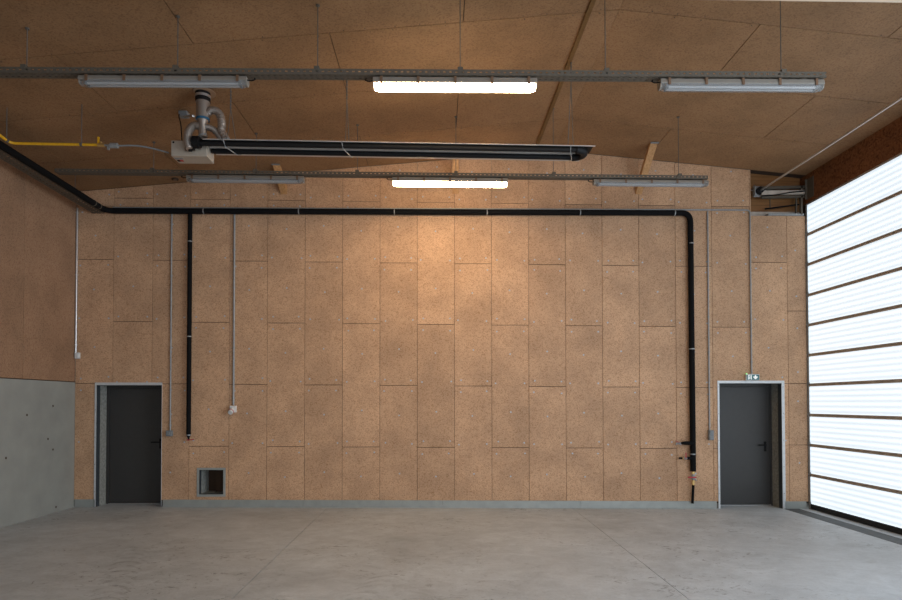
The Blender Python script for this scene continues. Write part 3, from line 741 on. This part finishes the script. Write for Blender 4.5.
for px, py, dy in ((226, 140.5, -.09), (203, 136, 0)):
    k = MB(); k.ring(fpt(px, py, dy), (.3, 0, -1), .045, .055, .02); k.build('hose_clamp', 'steel', hroot)
# small junction box by the flue
jb = oncl(184, 111.5); q = V((jb.x, jb.y, cz(jb.x)))
jr = empty('heater_junction_box', q, 'small grey box on the ceiling beside the silver flue', 'junction box')
k = MB(); k.box(q + V((-.055, -.045, -.075)), q + V((.055, .045, -.006))); k.build('box_body', 'grey', jr, bevel=.006)
k = MB(); k.beam(q + V((.03, -.02, -.07)), V((fx-.105, fy-.02, z_(117))), .03, .02); k.build('stay_arm', 'alu', jr)
k = MB(); k.tube(curve([q + V((-.05, -.03, -.05)), at(179, 117, 7.35), at(181, 126, 7.42), V((at(182, 139.4, 7.45).x, 7.45, a.z + .012))], 20), .007, 8); k.build('control_cable', 'black', jr)

# ------------------------------------------------------------------ gas line
Yg = 7.42
g0, g1, g2 = at(10.5, 143.3, Yg), at(98, 145.0, Yg), at(117, 145.8, Yg)
g0b = atX(0, 135.5, g0.x - .0); dd = (g0b - g0)
gr = empty('gas_pipe', g0, 'yellow gas pipe with shut-off cock leading to the heater', 'pipe')
k = MB(); k.tube(fillet([g0 + dd*4.2, g0, g1], .08, 6), .017, 12); k.build('pipe_run', 'yellow', gr)
k = MB(); k.tube([g1, g1 + (g2-g1)*.35], .022, 10); k.disc(g1 + (g2-g1)*.15 + V((0, 0, -.01)), (0, 0, 1), .014, .05, 10); vb = k.build('shutoff_cock', 'brass', gr)
k = MB(); q = g1 + (g2-g1)*.02; k.box(q + V((-.011, -.006, .02)), q + V((.011, .006, .10))); k.build('cock_lever', 'yellow', vb)
k = MB(); k.tube([g1 + (g2-g1)*.35, g1 + (g2-g1)*.7, g2], [.012, .014, .012], 10); q = g1 + (g2-g1)*.55; k.box(q + V((-.012, -.012, -.055)), q + V((.012, .012, .0))); q = g1 + (g2-g1)*.85; k.ring(q, (1, 0, 0), .014, .032, .09, 10); k.build('regulator', 'steel', gr)
k = MB(); k.tube(curve([g2, at(135, 145.6, Yg), at(152, 148.3, 7.44), V((at(171, 152.8, 7.45).x - .03, 7.45, at(171, 152.8, 7.45).z))], 24), .010, 10); k.build('flexible_hose', 'grey', gr)
for px in (81.5, None):
    if px is None:
        p = g0 + dd*.38; k = MB(); k.tube([p, V((p.x, p.y, cz(p.x)-.002))], .005, 8); k.ring(p, dd, .016, .024, .03, 12); k.build('pipe_hanger', 'rod', gr); break
    p = at(px, 144.5, Yg); p = V((p.x, Yg, g0.z + (g1.z-g0.z)*(p.x-g0.x)/(g1.x-g0.x))); k = MB(); k.tube([p, V((p.x, p.y, cz(p.x)))], .005, 8); k.ring(p, (1, 0, 0), .016, .024, .03, 12); k.build('pipe_hanger', 'rod', gr)

# ------------------------------------------------------------------ black insulated pipe
OFF = .075
pA, pB = at(106, 210.8, D-OFF), at(691.2, 213.0, D-OFF)
pA2 = atX(0, 144.5, pA.x); dd = (pA2-pA); tt = (2.5-pA.y)/dd.y
pC = at(692.2, 471.3, D-OFF); pC.x = (pB.x + pC.x)/2 + .006
pB = V((pC.x - .012, pB.y, pB.z))
ir = empty('insulated_pipe', pC, 'thick black insulated pipe running along both walls, dropping to a brass valve', 'pipe')
k = MB(); pth = fillet([pA + dd*tt, pA, pB, pC], .16, 8); k.tube(pth, .047, 18); k.build('pipe_insulation', 'black', ir)
for px in (204, 299, 394.5, 487, 580, 674.5):
    q = at(px, 212, D-OFF); t = (q.x-pA.x)/(pB.x-pA.x); c = pA + (pB-pA)*t
    k = MB(); k.ring(c, (1, 0, 0), .046, .050, .016); k.tube([c + V((0, .045, 0)), V((c.x, D-.001, c.z))], .006, 8); k.build('pipe_clamp', 'steel', ir)
for py in (243.5, 349, 454):
    q = at(691.5, py, D-OFF); c = V((pB.x + (pC.x-pB.x)*.5, pB.y, q.z))
    k = MB(); k.ring(c, (0, 0, 1), .046, .050, .018); k.tube([c + V((0, .045, 0)), V((c.x, D-.001, c.z))], .006, 8); k.build('pipe_clamp', 'steel', ir)
for tq in (.09, .15):
    c = pA + dd*tq; k = MB(); k.ring(c, dd, .046, .050, .02); k.build('cable_tie', 'traysteel', ir)
Yp = pB.y
def vp(px, py): return at(px, py, Yp)
zc_ = lambda py: vp(691, py).z
k = MB(); q = V((pC.x, Yp, 0)); k.tube([q + V((0, 0, zc_(471))), q + V((0, 0, zc_(474)))], .020, 12); k.tube([q + V((0, 0, zc_(480))), q + V((0, 0, zc_(485)))], .020, 12); k.ring(q + V((0, 0, zc_(473))), (0, 0, 1), .02, .028, .03, 6); k.ring(q + V((0, 0, zc_(482.5))), (0, 0, 1), .02, .028, .04, 6); k.build('brass_union', 'brass', ir)
k = MB(); k.tube([q + V((0, 0, zc_(474))), q + V((0, 0, zc_(476))), q + V((0, 0, zc_(478.5))), q + V((0, 0, zc_(480)))], [.022, .032, .032, .022], 12); k.tube([q + V((0, 0, zc_(477))), q + V((0, -.05, zc_(477)))], .010, 8); k.tube([q + V((.02, 0, zc_(478.5))), q + V((.055, 0, zc_(480.5)))], .012, 8); vb = k.build('ball_valve', 'steel', ir)
k = MB(); k.beam(q + V((.03, -.05, zc_(477))), q + V((-.11, -.055, zc_(476.8))), .018, .022); k.build('valve_lever', 'red', vb)
k = MB(); k.tube([q + V((0, 0, zc_(485))), q + V((-.012, .01, zc_(503.5)))], .022, 12); k.build('drain_hose', 'black', ir)
for py, kind in ((443, 0), (458, 1)):
    z = zc_(py); x1_ = pC.x
    k = MB()
    if kind == 0: k.tube([V((x1_, Yp-.02, z)), V((vp(684, py).x, Yp-.03, z)), V((vp(680, py).x, Yp-.03, z))], [.034, .034, .016], 14)
    else: k.tube([V((x1_, Yp-.02, z)), V((vp(686.5, py).x, Yp-.03, z))], [.030, .026], 14)
    br = k.build('branch_insulation', 'black', ir)
    xe = vp(680 if kind == 0 else 686.5, py).x
    k = MB(); k.tube([V((xe, Yp-.03, z)), V((xe-.06, Yp-.03, z))], .013, 10); k.ring(V((xe-.03, Yp-.03, z)), (1, 0, 0), .013, .022, .035, 8)
    if kind == 0: k.tube(fillet([V((xe-.05, Yp-.03, z)), V((xe-.075, Yp-.03, z)), V((xe-.075, Yp-.03, z-.03))], .02, 3), .011, 8); k.tube([V((xe-.035, Yp-.03, z)), V((xe-.035, Yp-.06, z+.01))], .007, 8)
    k.build('tap', 'steel', br)
    k = MB()
    if kind == 0: k.beam(V((xe-.035, Yp-.062, z+.012)), V((xe-.095, Yp-.062, z+.04)), .012, .008)
    else: k.beam(V((xe-.03, Yp-.05, z+.0)), V((xe-.03, Yp-.05, z+.095)), .012, .014, (1, 0, 0))
    k.build('tap_lever', 'red', br)
    if kind: k = MB(); k.tube([V((xe-.06, Yp-.03, z)), V((xe-.085, Yp-.03, z))], .012, 8); k.build('brass_nipple', 'brass', br); k = MB(); k.tube([V((xe-.085, Yp-.03, z)), V((xe-.14, Yp-.03, z))], .017, 10); k.build('hose_end', 'black', br)
# branch that drops near the left door
xa = at(189.4, 320, D-OFF).x; tz = pA + (pB-pA)*((xa-pA.x)/(pB.x-pA.x)); zb_ = at(189.4, 436, D-OFF).z
dr = empty('drop_pipe', (xa, D-OFF, zb_), 'slimmer black insulated pipe dropping beside the dark door, ending above the hatch', 'pipe')
k = MB(); k.tube([V((xa, D-OFF, tz.z-.0478)), V((xa, D-OFF, zb_))], .036, 16); k.build('pipe_insulation', 'black', dr)
for py in (241.5, 336.5, 435):
    c = at(189.4, py, D-OFF); c.x = xa; k = MB(); k.ring(c, (0, 0, 1), .035, .039, .016); k.tube([c + V((0, .03, 0)), V((c.x, D-.001, c.z))], .006, 8); k.build('pipe_clamp', 'steel', dr)
c = V((xa, D-OFF, zb_)); k = MB(); k.tube([c, c - V((0, 0, .03)), c - V((0, 0, .075))], [.03, .016, .014], 12); vv = k.build('end_valve', 'blackmetal', dr)
k = MB(); k.beam(c + V((-.02, -.03, -.065)), c + V((.10, -.035, -.055)), .014, .014); k.build('valve_lever', 'red', vv)

# ------------------------------------------------------------------ conduits and their end boxes
def conduit(pts, r, label, clips, mat='steel', grp=None):
    root = empty('electrical_conduit', pts[-1], label, 'conduit', grp)
    k = MB(); k.tube(fillet(pts, .06, 5), r, 12); k.build('conduit_tube', mat, root)
    for c, d in clips:
        k = MB(); k.ring(c, d, r*.98, r*1.4, .022, 12); d_ = V(d)
        k.box(V((c.x-.012, c.y, c.z-.012)), V((c.x+.012, D-.0005, c.z+.012))); k.build('saddle_clip', mat, root)
    return root
CO = .022
def vert(px, y0, y1): 
    a, b = wl(px, y0, CO), wl(px, y1, CO); a.x = b.x = (a.x+b.x)/2; return a, b
GC = None
a, b = vert(76.2, 208, 352.5); a.x = b.x = max(a.x, XL+.019)
conduit([a, b], .017, 'pale conduit in the wall corner above the concrete plinth', [(V((a.x, a.y, wl(76, y_).z)), (0, 0, 1)) for y_ in (213, 275, 345)], 'alu', GC)
def wallbox(name, c, w, h, dep, label, cat, mat, extra=None):
    root = empty(name, V((c.x, D, c.z)), label, cat)
    k = MB(); k.box((c.x-w/2, D-dep, c.z-h/2), (c.x+w/2, D-.0005, c.z+h/2)); bd = k.build('box_body', mat, root, bevel=.008)
    if extra: extra(root, bd)
    return root
c = wl(76.3, 355.8); c.x = max(c.x, XL+.05)
def sw(root, bd):
    k = MB(); k.box((c.x-.025, D-.062, c.z-.03), (c.x+.025, D-.049, c.z+.03)); k.build('rocker', 'white', root, bevel=.003)
wallbox('light_switch', c, .075, .10, .05, 'white switch box in the wall corner just above the concrete', 'switch', 'white', sw)
a, b = vert(171, 214, 431.5)
conduit([a, b], .013, 'thin conduit between the dark door and the slim black pipe', [(V((a.x, a.y, wl(171, y_).z)), (0, 0, 1)) for y_ in (240, 276, 352, 390, 425)], 'steel', GC)
c3 = wl(170.3, 433.2)
def sk(cc):
    def f(root, bd):
        k = MB(); k.box((cc.x-.032, D-.085, cc.z-.035), (cc.x+.032, D-.059, cc.z+.02)); k.build('socket_lid', 'grey', root, bevel=.006)
    return f
wallbox('wall_socket', c3, .10, .095, .06, 'grey wall socket at shoulder height beside the dark door', 'socket', 'grey', sk(c3))
a, b = vert(234, 214, 405)
conduit([a, b], .016, 'conduit ending in the white and red power socket', [(V((a.x, a.y, wl(234, y_).z)), (0, 0, 1)) for y_ in (250, 288, 348, 398)], 'steel', GC)
c4 = wl(234, 409)
def cee(root, bd):
    k = MB(); k.tube([V((c4.x-.005, D-.07, c4.z-.01)), V((c4.x-.014, D-.145, c4.z-.060))], [.042, .037], 18); s_ = k.build('socket_barrel', 'white', root)
    k = MB(); k.ring(V((c4.x-.0095, D-.110, c4.z-.037)), (-.1, -.8, -.55), .034, .042, .014, 18); k.build('red_ring', 'red', s_)
    k = MB(); k.box((c4.x-.045, D-.085, c4.z-.012), (c4.x+.0, D-.069, c4.z+.004)); k.build('hinged_lid', 'red', s_)
wallbox('power_socket', c4, .10, .11, .07, 'white industrial power socket with red lid on the back wall', 'socket', 'white', cee)
a, b = wl(694, 209.8, CO), wl(709.3, 210.2, CO); e_ = wl(709.5, 430, CO); b.x = e_.x
conduit([b + V((0, 0, -.02)), e_], .013, 'thin conduit between the thick black pipe and the grey door', [(V((b.x, b.y, wl(709, y_).z)), (0, 0, 1)) for y_ in (262, 290, 317, 352, 394, 424)], 'steel', GC)
c5 = wl(710, 435)
def dbl(root, bd):
    for dz in (.045, -.045):
        k = MB(); k.box((c5.x-.034, D-.075, c5.z+dz-.032), (c5.x+.034, D-.059, c5.z+dz+.03)); k.build('socket_lid', 'grey', root, bevel=.006)
wallbox('double_socket', c5, .085, .17, .06, 'grey double socket stacked vertically beside the grey door surround', 'socket', 'grey', dbl)
a, b, e_ = wl(113, 207.6, CO), wl(750.2, 210.0, CO), wl(750.8, 374.2, CO)
e_.x = b.x = wl(750.8, 300, CO).x
conduit([a, b, e_], .013, 'long conduit above the black pipe, turning down to the green exit sign', [(V((b.x, b.y, wl(751, y_).z)), (0, 0, 1)) for y_ in (240, 285, 336, 362)], 'steel', GC)

# ------------------------------------------------------------------ exit sign
a, b = wl(744.8, 374.2), wl(758, 380.6)
er = empty('exit_sign', V(((a.x+b.x)/2, D, b.z)), 'small green and white emergency exit sign above the grey door', 'sign')
k = MB(); k.box((a.x, D-.05, b.z+.004), (b.x, D-.0005, a.z)); k.build('sign_case', 'white', er, bevel=.004)
fx0, fx1, f0, f1, fy_ = a.x+.006, b.x-.006, b.z+.010, a.z-.010, D-.0515
k = MB(); k.box((fx0, fy_, f0), (fx1, D-.0495, f1)); k.build('sign_face', 'green', er)
w_ = fx1-fx0; h_ = f1-f0
def poly(mb, pts): mb.prism([(fx0 + p[0]*w_, f0 + p[1]*h_) for p in pts], fy_-.0015, fy_)
k = MB()
poly(k, [(.10, .08), (.16, .08), (.16, .82), (.30, .82), (.30, .92), (.10, .92)]); poly(k, [(.34, .08), (.40, .08), (.40, .92), (.34, .92)])       # doorway
poly(k, [(.235, .72), (.275, .72), (.275, .84), (.235, .84)]); poly(k, [(.20, .40), (.26, .36), (.28, .68), (.22, .70)])                              # head, trunk
poly(k, [(.17, .12), (.21, .10), (.26, .38), (.21, .42)]); poly(k, [(.25, .30), (.31, .22), (.33, .28), (.27, .42)]); poly(k, [(.27, .55), (.33, .46), (.335, .53), (.28, .66)])
poly(k, [(.655, .92), (.745, .92), (.745, .52), (.655, .52)]); poly(k, [(.70, .08), (.87, .46), (.87, .66), (.53, .66), (.53, .46)])                  # arrow down
k.build('pictogram', 'signwhite', er)
k = MB(); k.box((a.x+.004, D-.045, a.z), (a.x+.020, D-.025, a.z+.008)); k.build('status_lamp', 'led', er)

# ------------------------------------------------------------------ camera
cd = bpy.data.cameras.new('camera'); cam = bpy.data.objects.new('camera', cd); COL.objects.link(cam)
cp, sp, cy, sy, cr, sr = math.cos(PIT), math.sin(PIT), math.cos(YAW), math.sin(YAW), math.cos(ROL), math.sin(ROL)
fwd = V((cp*sy, cp*cy, sp))
right = V((cr*cy - sr*sp*sy, -sr*sp*cy - cr*sy, sr*cp))
up = V((-sr*cy - cr*sp*sy, -cr*sp*cy + sr*sy, cr*cp))
Mx = Matrix.Identity(4)
for i, vv in enumerate((right, up, -fwd)):
    for j in range(3): Mx[j][i] = vv[j]
Mx.translation = O
cam.matrix_world = Mx
cd.sensor_width = 36; cd.sensor_fit = 'HORIZONTAL'; cd.lens = F*36/902; cd.shift_x = 0; cd.shift_y = SHY/902; cd.clip_end = 200
S.camera = cam

# ------------------------------------------------------------------ daylight
W = bpy.data.worlds.new('world'); S.world = W; W.use_nodes = True
bg = W.node_tree.nodes['Background']; bg.inputs['Color'].default_value = (.75, .87, 1.0, 1); bg.inputs['Strength'].default_value = 6.2
def portal(nm, loc, rot, sx, sy):          # sampling guide at an opening to the sky; adds no light of its own
    l = bpy.data.lights.new(nm, 'AREA'); l.shape = 'RECTANGLE'; l.size = sx; l.size_y = sy; l.cycles.is_portal = True
    o = bpy.data.objects.new(nm, l); COL.objects.link(o); o.location = loc; o.rotation_euler = rot
portal('rear_portal', ((RO0+XR)/2, REAR - .02, 2.6), (math.pi/2, 0, 0), XR-RO0, 5.2)
portal('side_portal', (XR + .28, 1.75, DT/2), (math.pi/2, 0, math.pi/2), 5.9, DT)
S.view_settings.view_transform = 'Standard'; S.view_settings.look = 'None'; S.view_settings.gamma = 1; S.view_settings.exposure = 0
S.view_settings.use_curve_mapping = False
S.cycles.sample_clamp_indirect = 6
